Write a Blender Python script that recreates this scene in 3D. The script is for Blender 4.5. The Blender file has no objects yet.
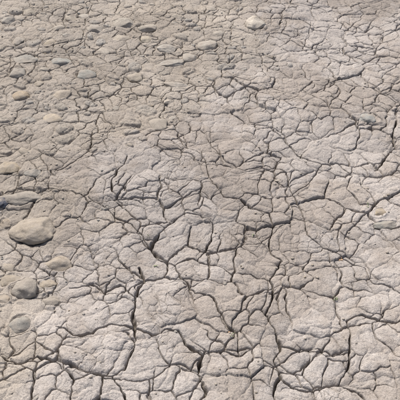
import bpy, math, random
import numpy as np
from mathutils import Vector, noise as mnoise

rng = np.random.RandomState(7)
random.seed(7)
F = np.float32
PITCH = 40.0; HALF = 15.0; CAMH = 1.6
def g(px, py):
    """ground position (metres) surveyed from the photo"""
    a = math.radians(PITCH); t = math.tan(math.radians(HALF))
    u = (px-200)/200*t; v = (200-py)/200*t
    d = (u, math.cos(a)+v*math.sin(a), -math.sin(a)+v*math.cos(a))
    k = CAMH/-d[2]
    return d[0]*k, d[1]*k

# ---------------------------------------------------------------- noise
ang = rng.rand(16, 256, 256)*2*math.pi
GX = np.cos(ang).astype(F); GY = np.sin(ang).astype(F)
R1 = rng.rand(16, 256, 256).astype(F); R2 = rng.rand(16, 256, 256).astype(F)
def perlin(x, y, s):
    xf = np.floor(x); yf = np.floor(y)
    ix = xf.astype(np.int32) & 255; iy = yf.astype(np.int32) & 255
    fx = (x-xf).astype(F); fy = (y-yf).astype(F)
    ix1 = (ix+1) & 255; iy1 = (iy+1) & 255
    u = fx*fx*fx*(fx*(fx*6-15)+10); v = fy*fy*fy*(fy*(fy*6-15)+10)
    gx = GX[s]; gy = GY[s]
    a = gx[ix, iy]*fx + gy[ix, iy]*fy
    b = gx[ix1, iy]*(fx-1) + gy[ix1, iy]*fy
    c = gx[ix, iy1]*fx + gy[ix, iy1]*(fy-1)
    d = gx[ix1, iy1]*(fx-1) + gy[ix1, iy1]*(fy-1)
    return ((a+(b-a)*u) + ((c+(d-c)*u)-(a+(b-a)*u))*v)*1.4
def worley(x, y, s, jit=0.9):
    xf = np.floor(x); yf = np.floor(y)
    ix = xf.astype(np.int32); iy = yf.astype(np.int32)
    f1 = np.full(x.shape, 9, F); f2 = np.full(x.shape, 9, F)
    z = np.zeros(x.shape, F)
    ax, ay, bx, by, rid = z.copy(), z.copy(), z.copy(), z.copy(), z.copy()
    for i in (-1, 0, 1):
        for j in (-1, 0, 1):
            jx = (ix+i) & 255; jy = (iy+j) & 255
            qx = (xf+i+0.5-x).astype(F) + jit*(R1[s][jx, jy]-0.5)
            qy = (yf+j+0.5-y).astype(F) + jit*(R2[s][jx, jy]-0.5)
            d = qx*qx+qy*qy
            m1 = d < f1
            m2 = (~m1) & (d < f2)
            f2 = np.where(m1, f1, np.where(m2, d, f2))
            bx = np.where(m1, ax, np.where(m2, qx, bx)); by = np.where(m1, ay, np.where(m2, qy, by))
            f1 = np.where(m1, d, f1); ax = np.where(m1, qx, ax); ay = np.where(m1, qy, ay)
            rid = np.where(m1, R1[(s+5) % 16][jx, jy], rid)
    sep = np.sqrt((ax-bx)**2+(ay-by)**2)+1e-4
    return (f2-f1)/(2*sep), rid, ax, ay
def sstep(a, b, v):
    t = np.clip((v-a)/(b-a), 0, 1); return t*t*(3-2*t)

# ---------------------------------------------------------------- traced main cracks (photo px, halfwidth mm)
CR = [
 ([(165,106),(160,118),(166,128),(156,134),(146,140)], 5),
 ([(92,132),(94,146),(84,158),(70,166),(58,170)], 4),
 ([(128,160),(117,172),(112,184),(116,194),(128,200),(142,206)], 5),
 ([(176,132),(184,146),(198,154),(206,168)], 3.5),
 ([(168,222),(158,234),(152,248),(160,258),(176,264),(196,262),(214,266)], 6),
 ([(212,222),(214,240),(206,252),(200,262)], 3.5),
 ([(168,222),(184,214),(198,216),(212,222)], 3.5),
 ([(140,268),(146,284),(138,298),(133,312),(130,332),(134,350),(126,366),(112,376),(92,374),(74,380)], 6),
 ([(131,330),(148,334),(164,328),(178,330),(188,344),(200,356),(196,374),(204,390),(198,404)], 5.5),
 ([(112,376),(124,386),(128,402)], 4.5),
 ([(200,356),(218,350),(236,356),(250,350)], 4.5),
 ([(268,284),(276,300),(270,316),(280,330),(284,346),(276,362),(284,378),(274,392),(276,404)], 5),
 ([(284,346),(300,352),(318,348),(330,356),(346,352),(352,336),(348,322),(362,318),(382,324),(402,320)], 5),
 ([(284,378),(300,390),(322,388),(342,382),(348,366),(346,352)], 5.5),
 ([(342,382),(360,392),(366,404)], 4.5),
 ([(240,200),(252,210),(266,214),(272,228)], 5),
 ([(215,186),(226,196),(240,200)], 3.5),
 ([(272,228),(268,246),(280,262),(268,284)], 4),
 ([(284,138),(294,146),(304,158),(320,166),(336,164)], 4.5),
 ([(304,92),(318,102),(330,112)], 4.5),
 ([(230,112),(246,122),(262,126),(284,138)], 3.5),
 ([(402,104),(394,118),(392,136),(398,150),(384,158),(372,168)], 6),
 ([(372,88),(384,96),(402,104)], 4.5),
 ([(304,236),(318,246),(334,252),(350,262),(366,270)], 4),
 ([(366,270),(374,286),(394,292),(404,300)], 4),
 ([(196,24),(204,30),(216,26)], 5),
 ([(236,52),(250,58),(268,56),(284,64)], 4),
 ([(300,20),(316,28),(334,26)], 4.5),
 ([(350,44),(364,52),(384,48),(400,56)], 4),
 ([(336,164),(350,178),(346,192),(358,206),(376,208)], 3.5),
 ([(58,326),(76,334),(94,330),(112,322),(131,330)], 4.5),
 ([(0,356),(18,364),(38,358),(56,366),(74,380),(70,402)], 4.5),
 ([(214,266),(230,276),(250,276),(268,284)], 3.5),
 ([(176,264),(182,282),(196,296),(214,300),(222,318),(236,330),(236,356)], 4),
 ([(206,168),(215,186)], 3.5),
 ([(90,200),(104,208),(118,222),(134,232),(152,248)], 3),
 ([(70,288),(88,284),(104,292),(120,288),(138,298)], 3.5),
 ([(320,166),(312,184),(296,196),(300,214),(304,236)], 3),
 ([(206,168),(226,164),(244,172),(262,168),(284,176),(296,196)], 3),
]
SEG = []
for pts, w in CR:
    P = [g(*p) for p in pts]
    n = len(P)
    for i in range(n-1):
        w0 = w*(0.55 if i == 0 else 1.0); w1 = w*(0.55 if i == n-2 else 1.0)
        SEG.append((P[i], P[i+1], w0*0.00090, w1*0.00090))

# ---------------------------------------------------------------- stones
def lin(c): return tuple(((v/255)/12.92 if v/255 < .04045 else ((v/255+.055)/1.055)**2.4) for v in c)
NAMED = [
 ("pale_stone", 255, 27, 20, 18, (222,214,200), 0.2, .9),
 ("tan_boulder", 36, 232, 48, 30, (182,171,154), 0.15, .62),
 ("grey_cobble", 27, 290, 28, 25, (168,162,152), -0.3, .8),
 ("dark_blue_stone", 1, 206, 15, 18, (70,78,94), 0.5, .9),
 ("tan_cobble", 8, 172, 26, 17, (180,167,145), 0.1, .6),
 ("flat_grey_cobble", 22, 200, 48, 16, (162,157,148), 0.1, .4),
 ("slate_cobble", 34, 177, 18, 10, (156,154,148), 0.3, .45),
 ("tan_cobble", 58, 262, 30, 18, (178,166,149), -0.2, .4),
 ("tan_cobble", 10, 280, 24, 16, (174,163,145), 0.3, .45),
 ("blue_grey_cobble", 20, 326, 24, 20, (162,161,154), 0.4, .4),
 ("tan_cobble", 4, 301, 16, 14, (174,161,143), 0, .5),
 ("grey_cobble", 52, 300, 20, 15, (166,159,148), 0.2, .4),
 ("tan_cobble", 48, 283, 18, 13, (176,164,146), 0.2, .5),
 ("tan_cobble", 6, 222, 14, 12, (170,158,141), 0, .5),
 ("flat_grey_cobble", 386, 226, 26, 10, (168,168,160), 0.15, .55),
 ("ochre_cobble", 380, 214, 14, 9, (178,163,139), 0.15, .4),
 ("blue_grey_cobble", 367, 122, 18, 11, (168,172,170), -0.6, .5),
 ("slate_cobble", 26, 62, 26, 12, (164,164,158), 0.1, .45),
 ("blue_grey_cobble", 61, 63, 20, 9, (164,167,163), 0.1, .5),
 ("blue_grey_cobble", 86, 76, 22, 11, (162,164,158), -0.2, .4),
 ("slate_cobble", 18, 75, 20, 12, (162,160,153), 0.1, .5),
 ("ochre_cobble", 21, 98, 18, 12, (182,165,140), 0.1, .45),
 ("grey_cobble", 95, 31, 18, 11, (188,183,174), 0.1, .5),
 ("grey_cobble", 124, 26, 22, 13, (188,182,170), 0.1, .45),
 ("tan_cobble", 121, 40, 18, 9, (186,178,164), 0.1, .5),
 ("grey_cobble", 166, 50, 24, 9, (184,180,172), -0.2, .4),
 ("flat_grey_cobble", 172, 62, 30, 9, (182,178,170), 0.1, .35),
 ("flat_grey_cobble", 176, 86, 28, 10, (178,173,165), -0.1, .35),
 ("grey_cobble", 208, 47, 22, 12, (190,185,175), 0.1, .4),
 ("tan_cobble", 148, 30, 20, 10, (188,181,168), 0.1, .45),
 ("tan_cobble", 135, 78, 20, 11, (178,169,154), 0.1, .4),
 ("grey_cobble", 190, 58, 18, 12, (186,181,172), 0.1, .4),
 ("tan_cobble", 146, 42, 14, 9, (188,179,161), 0.1, .4),
 ("ochre_cobble", 50, 43, 12, 8, (182,170,150), 0.1, .4),
 ("tan_cobble", 30, 13, 12, 8, (182,174,160), 0.1, .4),
 ("slate_cobble", 8, 22, 16, 8, (168,166,160), 0.1, .4),
 ("grey_cobble", 18, 42, 14, 9, (176,171,162), 0.1, .4),
 ("tan_cobble", 70, 18, 14, 8, (182,174,160), 0.1, .4),
]
STONES = []
MUD = (184,175,162)
for nm, px, py, w, h, col, rot, pr in NAMED:
    x, y = g(px, py)
    xl, _ = g(px-w/2, py); xr, _ = g(px+w/2, py)
    _, y0 = g(px, py+h/2); _, y1 = g(px, py-h/2)
    a = (xr-xl)/2; b = max(0.42*a, min((y1-y0)/2*0.8, a*1.05))
    mk = 0 if 'dark' in nm or 'pale' in nm else .25
    col = tuple(col[i]*(1-mk)+MUD[i]*mk for i in range(3))
    STONES.append(dict(name=nm, x=x, y=y, a=a, b=b, c=min(a, b)*0.55, rot=rot, col=lin(col), proud=pr, big=True))
PAL = [(178,167,148),(166,162,154),(184,176,162),(164,166,161),(190,184,172),(174,163,146),(160,160,156),(182,168,146),(174,166,153),(170,167,160)]
def zone_np(x, y):
    xb = -0.42 + 0.60*sstep(2.15, 2.75, y) + 0.5*sstep(3.2, 4.2, y)
    n = perlin(x*2.3+5, y*2.3, 1)*0.22 + perlin(x*7, y*7, 2)*0.10
    return 1-sstep(-0.12, 0.14, x-xb+n)
def zone1(x, y):
    return float(zone_np(np.array([[x]], F), np.array([[y]], F))[0, 0])
tries = 0
def clear(x, y, r, lst, k=0.95):
    return all((x-s['x'])**2+(y-s['y'])**2 > (k*(r+max(s['a'], s['b'])))**2 for s in lst)
while tries < 4600:
    tries += 1
    x = random.uniform(-2.6, 2.4); y = random.uniform(0.4, 5.6)
    z = zone1(x, y)
    p = 0.9*z + 0.015
    if random.random() > p: continue
    a = random.choice([random.uniform(.012, .020), random.uniform(.016, .032), random.uniform(.024, .045)])
    if z < .4: a *= 0.7
    if not clear(x, y, a, STONES): continue
    if y < 1.75 and random.random() < .4: continue
    kind = random.random()
    c = random.choice(PAL)
    k = random.uniform(.45, .9)
    c = tuple(MUD[i]*k+c[i]*(1-k) for i in range(3))
    j = random.uniform(.95, 1.06)
    STONES.append(dict(name='', x=x, y=y, a=a, b=a*random.uniform(.5, .9), c=a*random.uniform(.3, .45),
        rot=random.uniform(-.8, .8), col=lin(tuple(v*j for v in c)), proud=random.uniform(.2, .5), big=False,
        dome=kind < .78))
MESHST = [s for s in STONES if not s.get('dome')]

# ---------------------------------------------------------------- height field
def field(x, y):
    x = x.astype(F); y = y.astype(F)
    zn = zone_np(x, y)
    far = sstep(1.9, 2.7, y)
    wx = x + 0.022*perlin(x*7, y*7, 3) + 0.010*perlin(x*20, y*20, 4) + 0.0036*perlin(x*60, y*60, 5)
    wy = y + 0.022*perlin(x*7+31, y*7, 6) + 0.010*perlin(x*20+9, y*20, 7) + 0.0036*perlin(x*60+3, y*60, 8)
    SA, SB, SC = 0.135, 0.064, 0.028
    dA, idA, ax, ay = worley(wx/SA+40, wy/SA+40, 0); dA = dA*SA
    dB, idB, bx, by = worley(wx/SB+11, wy/SB+17, 1); dB = dB*SB
    dC, idC, cx, cy = worley(wx/SC+3, wy/SC+7, 2); dC = dC*SC
    nA = perlin(x*4, y*4, 9); nB = perlin(x*6+8, y*6, 10); nC = perlin(x*5+3, y*5+9, 11)
    h = 0.018*perlin(x*2.2, y*2.2, 12) + 0.009*perlin(x*6, y*6, 13) + 0.0045*perlin(x*15, y*15, 14) \
        + 0.0020*perlin(wx*34, wy*34, 15) + 0.0010*perlin(x*85, y*85, 0) + 0.0005*perlin(x*170, y*170, 1)
    # curved desiccation wrinkles
    r1 = np.abs(perlin(wx*11, wy*11, 2)); r2 = np.abs(perlin(wx*24, wy*24, 3))
    h -= 0.0034*np.exp(-r1/0.05)*sstep(-.3, .3, nB) + 0.0018*np.exp(-r2/0.07)*sstep(-.4, .2, nC)
    keep = 1-0.7*zn
    # plates: small steps and tilts between neighbours
    h += keep*((idA-0.5)*0.006 + 0.045*((idA*7.3 % 1)-.5)*ax*SA/0.5 + 0.045*((idA*13.7 % 1)-.5)*ay*SA/.5)
    h += keep*0.6*((idB-0.5)*0.004)
    h += 0.0058*(1-np.exp(-dA/0.009)) * (1-.4*zn) + 0.0044*(1-np.exp(-dB/0.0065)) + 0.0011*(1-np.exp(-dC/0.004))
    wA = 0.0029*np.clip(0.60+1.5*nA, 0.12, 1.5)*(1-.35*zn)
    wB = 0.0020*np.clip(0.46+.25*far+1.7*nB, 0.0, 1.4)
    wC = 0.0013*np.clip(0.05+1.5*nC, 0.0, 1.0)
    cA = 1-sstep(0.25, 1.0, dA/np.maximum(wA, 1e-5)); cA *= sstep(0.0006, 0.0025, wA)
    cB = 1-sstep(0.2, 1.0, dB/np.maximum(wB, 1e-5)); cB *= sstep(0.0003, 0.0016, wB)
    cC = (1-sstep(0.2, 1.0, dC/np.maximum(wC, 1e-5)))*sstep(0.0004, 0.0012, wC)
    # main traced cracks
    dT = np.full(x.shape, 1.0, F); wT = np.full(x.shape, 0.003, F)
    X0, X1, Y0, Y1 = x.min()-.08, x.max()+.08, y.min()-.08, y.max()+.08
    for (p, q, w0, w1) in SEG:
        if max(p[0], q[0]) < X0 or min(p[0], q[0]) > X1 or max(p[1], q[1]) < Y0 or min(p[1], q[1]) > Y1: continue
        i0 = np.searchsorted(x[0], min(p[0], q[0])-.07); i1 = np.searchsorted(x[0], max(p[0], q[0])+.07)
        if i1 <= i0: continue
        sx = wx[:, i0:i1]*.75+x[:, i0:i1]*.25; sy = wy[:, i0:i1]*.75+y[:, i0:i1]*.25
        dx, dy = q[0]-p[0], q[1]-p[1]; L = dx*dx+dy*dy
        t = np.clip(((sx-p[0])*dx+(sy-p[1])*dy)/L, 0, 1)
        d = np.sqrt((sx-p[0]-t*dx)**2+(sy-p[1]-t*dy)**2)
        w = w0+(w1-w0)*t
        m = d < dT[:, i0:i1]
        dT[:, i0:i1] = np.where(m, d, dT[:, i0:i1]); wT[:, i0:i1] = np.where(m, w, wT[:, i0:i1])
    wT = wT*(0.80+1.2*perlin(x*18, y*18, 4))*0.9
    wT = np.maximum(wT, 0.0012)
    cT = 1-sstep(0.3, 1.0, dT/wT)
    h += -0.0055*np.exp(-dT/0.009)
    # cobbles under / in the mud
    st = np.zeros(x.shape, F); sc = np.zeros(x.shape, F)
    for s in STONES:
        R = max(s['a'], s['b'])*1.6
        if s['x']+R < X0 or s['x']-R > X1 or s['y']+R < Y0 or s['y']-R > Y1: continue
        i0 = np.searchsorted(x[0], s['x']-R); i1 = np.searchsorted(x[0], s['x']+R)
        j0 = np.searchsorted(y[:, 0], s['y']-R); j1 = np.searchsorted(y[:, 0], s['y']+R)
        if i1 <= i0 or j1 <= j0: continue
        sl = (slice(j0, j1), slice(i0, i1))
        lx = x[sl]*.3+wx[sl]*.7-s['x']; ly = y[sl]*.3+wy[sl]*.7-s['y']
        c, sn = math.cos(s['rot']), math.sin(s['rot'])
        r = np.sqrt(((lx*c+ly*sn)/s['a'])**2+((-lx*sn+ly*c)/s['b'])**2)
        if s.get('dome'):
            dome = s['c']*(0.5+s['proud'])*np.sqrt(np.clip(1-r*r, 0, 1))
            inn = 1-sstep(.8, 1.0, r)
            h[sl] += dome*.75*inn - 0.003*np.exp(-((r-1.05)/.14)**2)
            st[sl] = np.maximum(st[sl], inn); sc[sl] = np.where(inn > .2, s['proud'], sc[sl])
            cA[sl] *= 1-.9*inn; cB[sl] *= 1-.8*inn; cC[sl] *= 1-.8*inn
        else:
            inn = 1-sstep(.7, 1.0, r)
            h[sl] += 0.003*np.exp(-((r-1.2)/.2)**2)
            if s['big']: h[sl] -= .3*s['c']*inn + 0.002*np.exp(-((r-1.02)/.07)**2)
            cA[sl] *= 1-.8*inn; cT[sl] *= 1-inn
    fade = 1-0.7*sstep(6, 12, np.sqrt(x*x+y*y))
    # crack bottoms partly filled with crumbs
    floor = 0.75+0.5*perlin(x*40, y*40, 6)
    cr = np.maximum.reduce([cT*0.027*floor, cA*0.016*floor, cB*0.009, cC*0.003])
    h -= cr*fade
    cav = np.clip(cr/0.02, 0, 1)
    return h, cav, zn, idA*.5+idB*.5, st, sc

# ---------------------------------------------------------------- graded one-sheet grid to the horizon
def grow(start, step, end, sign):
    out = []; v = start; s = step
    while abs(v) < end:
        s = min(s*1.12, 6.0); v += sign*s; out.append(v)
    return out
def axis_x():
    c = list(np.arange(-0.56, 0.56, 0.00125))
    r = []; v = 0.56; s = 0.00125
    while v < 1.25: s = min(s*1.002, .0022); r.append(v); v += s
    while v < 2.3: s *= 1.012; r.append(v); v += s
    r += grow(v, s, 90, 1)
    return np.array([-q for q in r[::-1]]+c+r)
def axis_y():
    r = []; v = 1.02
    while v < 3.75: r.append(v); v += 0.00125+0.0014*(max(0, v-1.1)/2.5)**1.2
    s = 0.003
    while v < 4.8: s *= 1.02; r.append(v); v += s
    r += grow(v, s, 120, 1)
    l = []; v = 1.02; s = .00125
    while v > 0.5: s *= 1.012; v -= s; l.append(v)
    l += grow(v, s, 40, -1)
    return np.array(l[::-1]+r)
xs = axis_x(); ys = axis_y()
nx, ny = len(xs), len(ys)
print("GRID", nx, ny, nx*ny)
co = np.empty((ny, nx, 3), F); at = np.zeros((ny, nx, 4), F); at2 = np.zeros((ny, nx, 4), F)
for j in range(0, ny, 64):
    Y, X = np.meshgrid(ys[j:j+64].astype(F), xs.astype(F), indexing='ij')
    h, cav, zn, pid, st, sc = field(X, Y)
    co[j:j+64, :, 0] = X; co[j:j+64, :, 1] = Y; co[j:j+64, :, 2] = h
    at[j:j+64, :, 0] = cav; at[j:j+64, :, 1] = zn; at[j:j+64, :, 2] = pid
    at[j:j+64, :, 3] = np.clip(.5+.9*perlin(X*1.3+2, Y*1.3, 7)+.4*perlin(X*4, Y*4, 8), 0, 1)
    at2[j:j+64, :, 0] = st; at2[j:j+64, :, 1] = sc; at2[j:j+64, :, 3] = 1
    at2[j:j+64, :, 2] = np.clip(.5+.55*perlin(X*2.5, Y*2.5, 13)+.35*perlin(X*8, Y*8, 11)+.25*perlin(X*19, Y*19, 12)+.18*perlin(X*48, Y*48, 10), 0, 1)
me = bpy.data.meshes.new("cracked_mud_ground")
nv = nx*ny; nq = (nx-1)*(ny-1)
me.vertices.add(nv); me.vertices.foreach_set("co", co.ravel())
idx = np.arange(nv, dtype=np.int32).reshape(ny, nx)
q = np.stack([idx[:-1, :-1], idx[:-1, 1:], idx[1:, 1:], idx[1:, :-1]], -1).reshape(-1)
me.loops.add(nq*4); me.loops.foreach_set("vertex_index", q)
me.polygons.add(nq); me.polygons.foreach_set("loop_start", np.arange(0, nq*4, 4, dtype=np.int32))
me.polygons.foreach_set("use_smooth", np.ones(nq, dtype=bool))
me.update(calc_edges=True)
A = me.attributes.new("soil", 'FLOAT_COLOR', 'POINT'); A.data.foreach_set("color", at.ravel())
A = me.attributes.new("cob", 'FLOAT_COLOR', 'POINT'); A.data.foreach_set("color", at2.ravel())
ground = bpy.data.objects.new("cracked_mud_ground", me)
bpy.context.collection.objects.link(ground)

def gz(x, y):
    j = min(max(np.searchsorted(ys, y), 1), ny-1); i = min(max(np.searchsorted(xs, x), 1), nx-1)
    return float(co[j, i, 2])

# ---------------------------------------------------------------- materials
class NT:
    def __init__(s, name):
        s.m = bpy.data.materials.new(name); s.m.use_nodes = True
        s.t = s.m.node_tree; s.b = s.t.nodes["Principled BSDF"]
    def n(s, typ, **k):
        nd = s.t.nodes.new(typ)
        for a, v in k.items(): setattr(nd, a, v)
        return nd
    def l(s, a, b): s.t.links.new(a, b)
    def noise(s, scale, detail=4, rough=.6, off=0):
        tc = s.n('ShaderNodeNewGeometry'); mp = s.n('ShaderNodeVectorMath', operation='ADD'); mp.inputs[1].default_value = (off, off*.7, off*.3)
        s.l(tc.outputs['Position'], mp.inputs[0])
        nn = s.n('ShaderNodeTexNoise'); nn.inputs['Scale'].default_value = scale; nn.inputs['Detail'].default_value = detail; nn.inputs['Roughness'].default_value = rough
        s.l(mp.outputs[0], nn.inputs['Vector']); return nn.outputs['Fac']
    def mr(s, v, a, b, c, d):
        r = s.n('ShaderNodeMapRange'); r.inputs[1].default_value = a; r.inputs[2].default_value = b; r.inputs[3].default_value = c; r.inputs[4].default_value = d
        s.l(v, r.inputs[0]); return r.outputs[0]
    def mix(s, f, a, b, bt='MIX'):
        r = s.n('ShaderNodeMix', data_type='RGBA', blend_type=bt)
        for sock, v in ((r.inputs[0], f), (r.inputs[6], a), (r.inputs[7], b)):
            if hasattr(v, 'links'): s.l(v, sock)
            elif isinstance(v, (int, float)): sock.default_value = v
            else: sock.default_value = (*v, 1)
        return r.outputs[2]
    def math(s, op, a, b):
        r = s.n('ShaderNodeMath', operation=op)
        for i, v in enumerate((a, b)):
            if hasattr(v, 'links'): s.l(v, r.inputs[i])
            else: r.inputs[i].default_value = v
        return r.outputs[0]
    def gray(s, v):
        c = s.n('ShaderNodeCombineColor')
        for i in range(3): s.l(v, c.inputs[i])
        return c.outputs[0]

G = NT("dry_cracked_mud")
a1 = G.n('ShaderNodeAttribute', attribute_name="soil"); s1 = G.n('ShaderNodeSeparateColor'); G.l(a1.outputs['Color'], s1.inputs[0])
a2 = G.n('ShaderNodeAttribute', attribute_name="cob"); s2 = G.n('ShaderNodeSeparateColor'); G.l(a2.outputs['Color'], s2.inputs[0])
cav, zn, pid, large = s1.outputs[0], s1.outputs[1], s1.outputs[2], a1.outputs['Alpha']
mot = s2.outputs[2]
fin = G.noise(210, 3, .8, 7); grit = G.noise(650, 1, .7, 1)
c = G.mix(G.mr(mot, .3, .7, 0, 1), (.335, .300, .266), (.402, .371, .342))
c = G.mix(G.math('MULTIPLY', zn, .6), c, (.340, .302, .250))
stc = G.mix(G.mr(s2.outputs[1], .2, .5, 0, 1), (.318, .284, .235), (.352, .341, .316))
c = G.mix(G.math('MULTIPLY', s2.outputs[0], G.mr(mot, .35, .6, .15, .7)), c, stc)
c = G.mix(1.0, c, G.gray(G.mr(large, .1, .9, .90, 1.07)), 'MULTIPLY')
c = G.mix(1.0, c, G.gray(G.mr(pid, .2, .8, .94, 1.06)), 'MULTIPLY')
c = G.mix(1.0, c, G.gray(G.mr(fin, .3, .7, .72, 1.25)), 'MULTIPLY')
c = G.mix(1.0, c, G.gray(G.mr(grit, .3, .7, .80, 1.18)), 'MULTIPLY')
# crack shade painted into the colour: mud darkens with crack depth
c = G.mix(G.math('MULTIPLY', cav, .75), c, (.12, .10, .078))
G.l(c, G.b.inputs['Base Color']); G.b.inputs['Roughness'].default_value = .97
G.b.inputs['Specular IOR Level'].default_value = .1
hh = G.math('ADD', G.math('MULTIPLY', fin, 1.2), G.math('MULTIPLY', grit, .5))
bp = G.n('ShaderNodeBump'); bp.inputs['Strength'].default_value = .85; bp.inputs['Distance'].default_value = .0030
G.l(hh, bp.inputs['Height']); G.l(bp.outputs[0], G.b.inputs['Normal'])
me.materials.append(G.m)

S = NT("river_stone")
a = S.n('ShaderNodeAttribute', attribute_name="col")
c = S.mix(1.0, a.outputs['Color'], S.gray(S.mr(S.noise(60, 5, .7), .3, .7, .74, 1.22)), 'MULTIPLY')
c = S.mix(1.0, c, S.gray(S.mr(S.noise(500, 2, .7, 4), .3, .7, .76, 1.2)), 'MULTIPLY')
c = S.mix(S.mr(S.noise(28, 5, .7, 8), .44, .62, .08, .85), c, (.350, .314, .268))
S.l(c, S.b.inputs['Base Color']); S.b.inputs['Roughness'].default_value = .95; S.b.inputs['Specular IOR Level'].default_value = .12
bp = S.n('ShaderNodeBump'); bp.inputs['Strength'].default_value = 1; bp.inputs['Distance'].default_value = .003
S.l(S.noise(130, 5, .78, 2), bp.inputs['Height']); S.l(bp.outputs[0], S.b.inputs['Normal'])

# ---------------------------------------------------------------- stones as meshes
import bmesh
def ico(sub):
    bm = bmesh.new(); bmesh.ops.create_icosphere(bm, subdivisions=sub, radius=1)
    v = np.array([p.co[:] for p in bm.verts]); f = np.array([[q.index for q in fa.verts] for fa in bm.faces]); bm.free()
    return v, f
ICO = {4: ico(4), 3: ico(3), 5: ico(5), 2: ico(2)}
def stone_geo(a, b, c, rot, sub):
    v, f = ICO[sub]; off = Vector((random.uniform(-50, 50), random.uniform(-50, 50), 0))
    out = v.copy()
    for _ in range(7):
        n = np.array([random.gauss(0, 1), random.gauss(0, 1), random.gauss(0, .8)]); n /= np.linalg.norm(n)
        d = out@n; k = random.uniform(.62, .88)
        out -= np.outer(np.maximum(d-k, 0)*.85, n)
    for i in range(len(out)):
        p = Vector(out[i]); out[i] *= 1+.22*mnoise.noise(p*1.3+off)+.07*mnoise.noise(p*3.4+off)+.025*mnoise.noise(p*9+off)
    out *= (a, b, c)
    cr, sr = math.cos(rot), math.sin(rot)
    x = out[:, 0]*cr-out[:, 1]*sr; y = out[:, 0]*sr+out[:, 1]*cr
    out[:, 0] = x; out[:, 1] = y
    return out, f
def make(name, parts, mat):
    V = []; Fc = []; C = []; o = 0
    for v, f, col in parts:
        V.append(v); Fc.append(f+o); o += len(v); C.append(np.tile((*col, 1), (len(v), 1)))
    V = np.concatenate(V); Fc = np.concatenate(Fc); C = np.concatenate(C).astype(F)
    m = bpy.data.meshes.new(name); m.from_pydata(V.tolist(), [], Fc.tolist())
    m.polygons.foreach_set("use_smooth", np.ones(len(m.polygons), dtype=bool))
    at = m.attributes.new("col", 'FLOAT_COLOR', 'POINT'); at.data.foreach_set("color", C.ravel())
    m.materials.append(mat); ob = bpy.data.objects.new(name, m); bpy.context.collection.objects.link(ob)
    return ob
cnt = []
for s in MESHST:
    zr = np.mean([gz(s['x']+s['a']*1.25*math.cos(t), s['y']+s['b']*1.25*math.sin(t)) for t in np.linspace(0, 6, 9)])
    v, f = stone_geo(s['a'], s['b'], s['c'], s['rot'], 5 if s['big'] and s['a'] > .05 else (4 if s['big'] else 3))
    zc = zr - s['c']*(1-1.35*s['proud'])*.8
    if s['big']:
        ob = make(s['name'], [(v, f, tuple(k*.78 for k in s['col']))], S.m); ob.location = (s['x'], s['y'], zc)
    else:
        cnt.append((v+np.array([s['x'], s['y'], zc+.2*s['c']]), f, tuple(k*.8 for k in s['col'])))
make("cobbles", cnt, S.m)
# loose crumbs / grit
peb = []
for _ in range(4200):
    x = random.uniform(-1.5, 1.5); y = random.uniform(1.0, 4.2)
    if random.random() > .35+.65*zone1(x, y): continue
    r = random.choice([.0014, .0018, .0022, .003, .0042]) * random.uniform(.7, 1.3)
    v, f = ICO[2]; v = v*(1+.25*rng.randn(len(v), 1)*.4)*np.array([r, r*random.uniform(.6, 1), r*.6])
    c0 = random.choice(PAL+[(182,173,160)]*10)
    peb.append((v+np.array([x, y, gz(x, y)+r*.25]), f, tuple(k*.78 for k in lin(c0))))
make("loose_grit", peb, S.m)

# ---------------------------------------------------------------- small green sprouts and a dead leaf
P = NT("sprout_green"); P.b.inputs['Roughness'].default_value = .6
P.l(P.mix(P.noise(90, 2), (.11, .14, .07), (.20, .22, .11)), P.b.inputs['Base Color'])
D = NT("dead_leaf_orange"); D.b.inputs['Roughness'].default_value = .7
D.l(D.mix(D.noise(150, 3), (.28, .15, .07), (.42, .28, .15)), D.b.inputs['Base Color'])
def leafstrip(V, Fs, base, az, L, W, lift, curl):
    o = len(V); n = 6
    for i in range(n+1):
        t = i/n; w = W*math.sin(math.pi*min(1, .12+.88*t))*.5+.0002
        r = L*t; z = lift*t*L - curl*L*t*t
        cx = base[0]+math.cos(az)*r; cy = base[1]+math.sin(az)*r
        for sgn in (-1, 0, 1):
            V.append((cx-math.sin(az)*w*sgn, cy+math.cos(az)*w*sgn, base[2]+z+abs(sgn)*w*.35))
    for i in range(n):
        for k in (0, 1):
            a0 = o+i*3+k; Fs.append((a0, a0+1, a0+4, a0+3))
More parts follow.
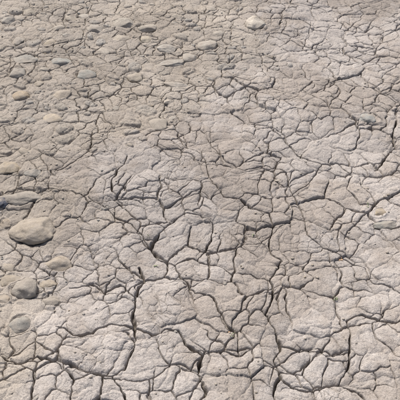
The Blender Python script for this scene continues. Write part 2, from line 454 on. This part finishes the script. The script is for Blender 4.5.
def plant(name, px, py, n, L, W, mat, lift=(.5, 1.4)):
    x, y = g(px, py); V = []; Fs = []
    for i in range(n):
        bx = x+random.gauss(0, L*.35); by = y+random.gauss(0, L*.35)
        leafstrip(V, Fs, (bx, by, gz(bx, by)+.001), random.uniform(0, 6.28), L*random.uniform(.6, 1.2), W*random.uniform(.7, 1.2), random.uniform(*lift), random.uniform(.2, .9))
    m = bpy.data.meshes.new(name); m.from_pydata(V, [], Fs); m.materials.append(mat)
    m.polygons.foreach_set("use_smooth", np.ones(len(m.polygons), dtype=bool))
    bpy.context.collection.objects.link(bpy.data.objects.new(name, m))
for px, py, n in [(337,301,6),(155,266,4),(150,240,3),(366,208,3),(232,337,3),(253,235,4)]:
    plant("green_sprout", px, py, n, .009, .003, P.m)
plant("dead_leaf", 343, 259, 5, .014, .008, D.m, (.1, .5))
plant("dead_leaf", 229, 335, 2, .009, .005, D.m, (.1, .5))

# ---------------------------------------------------------------- light
EL, AZ = 55, -30      # azimuth from +Y, clockwise
el, az = math.radians(EL), math.radians(AZ)
sd = Vector((math.sin(az)*math.cos(el), math.cos(az)*math.cos(el), math.sin(el)))
L = bpy.data.lights.new("sun", 'SUN'); L.energy = 3.7; L.angle = math.radians(2.0); L.color = (1, .97, .93)
so = bpy.data.objects.new("sun", L); so.rotation_euler = (-sd).to_track_quat('-Z', 'Y').to_euler(); so.location = sd*10
bpy.context.collection.objects.link(so)
w = bpy.data.worlds.new("World"); bpy.context.scene.world = w; w.use_nodes = True
bg = w.node_tree.nodes["Background"]; sk = w.node_tree.nodes.new('ShaderNodeTexSky'); sk.sky_type = 'NISHITA'
sk.sun_disc = False; sk.sun_elevation = el; sk.sun_rotation = az; sk.dust_density = 6; sk.air_density = .8; sk.ozone_density = .5
w.node_tree.links.new(sk.outputs[0], bg.inputs[0]); bg.inputs[1].default_value = .15

cam = bpy.data.cameras.new("camera"); cam.sensor_width = 36; cam.lens = 18/math.tan(math.radians(HALF)); cam.clip_end = 500
cob = bpy.data.objects.new("camera", cam); cob.location = (0, 0, CAMH); cob.rotation_euler = (math.radians(90-PITCH), 0, 0)
bpy.context.collection.objects.link(cob)
sc = bpy.context.scene; sc.camera = cob
sc.view_settings.view_transform = 'Standard'; sc.view_settings.look = 'None'; sc.view_settings.exposure = 0
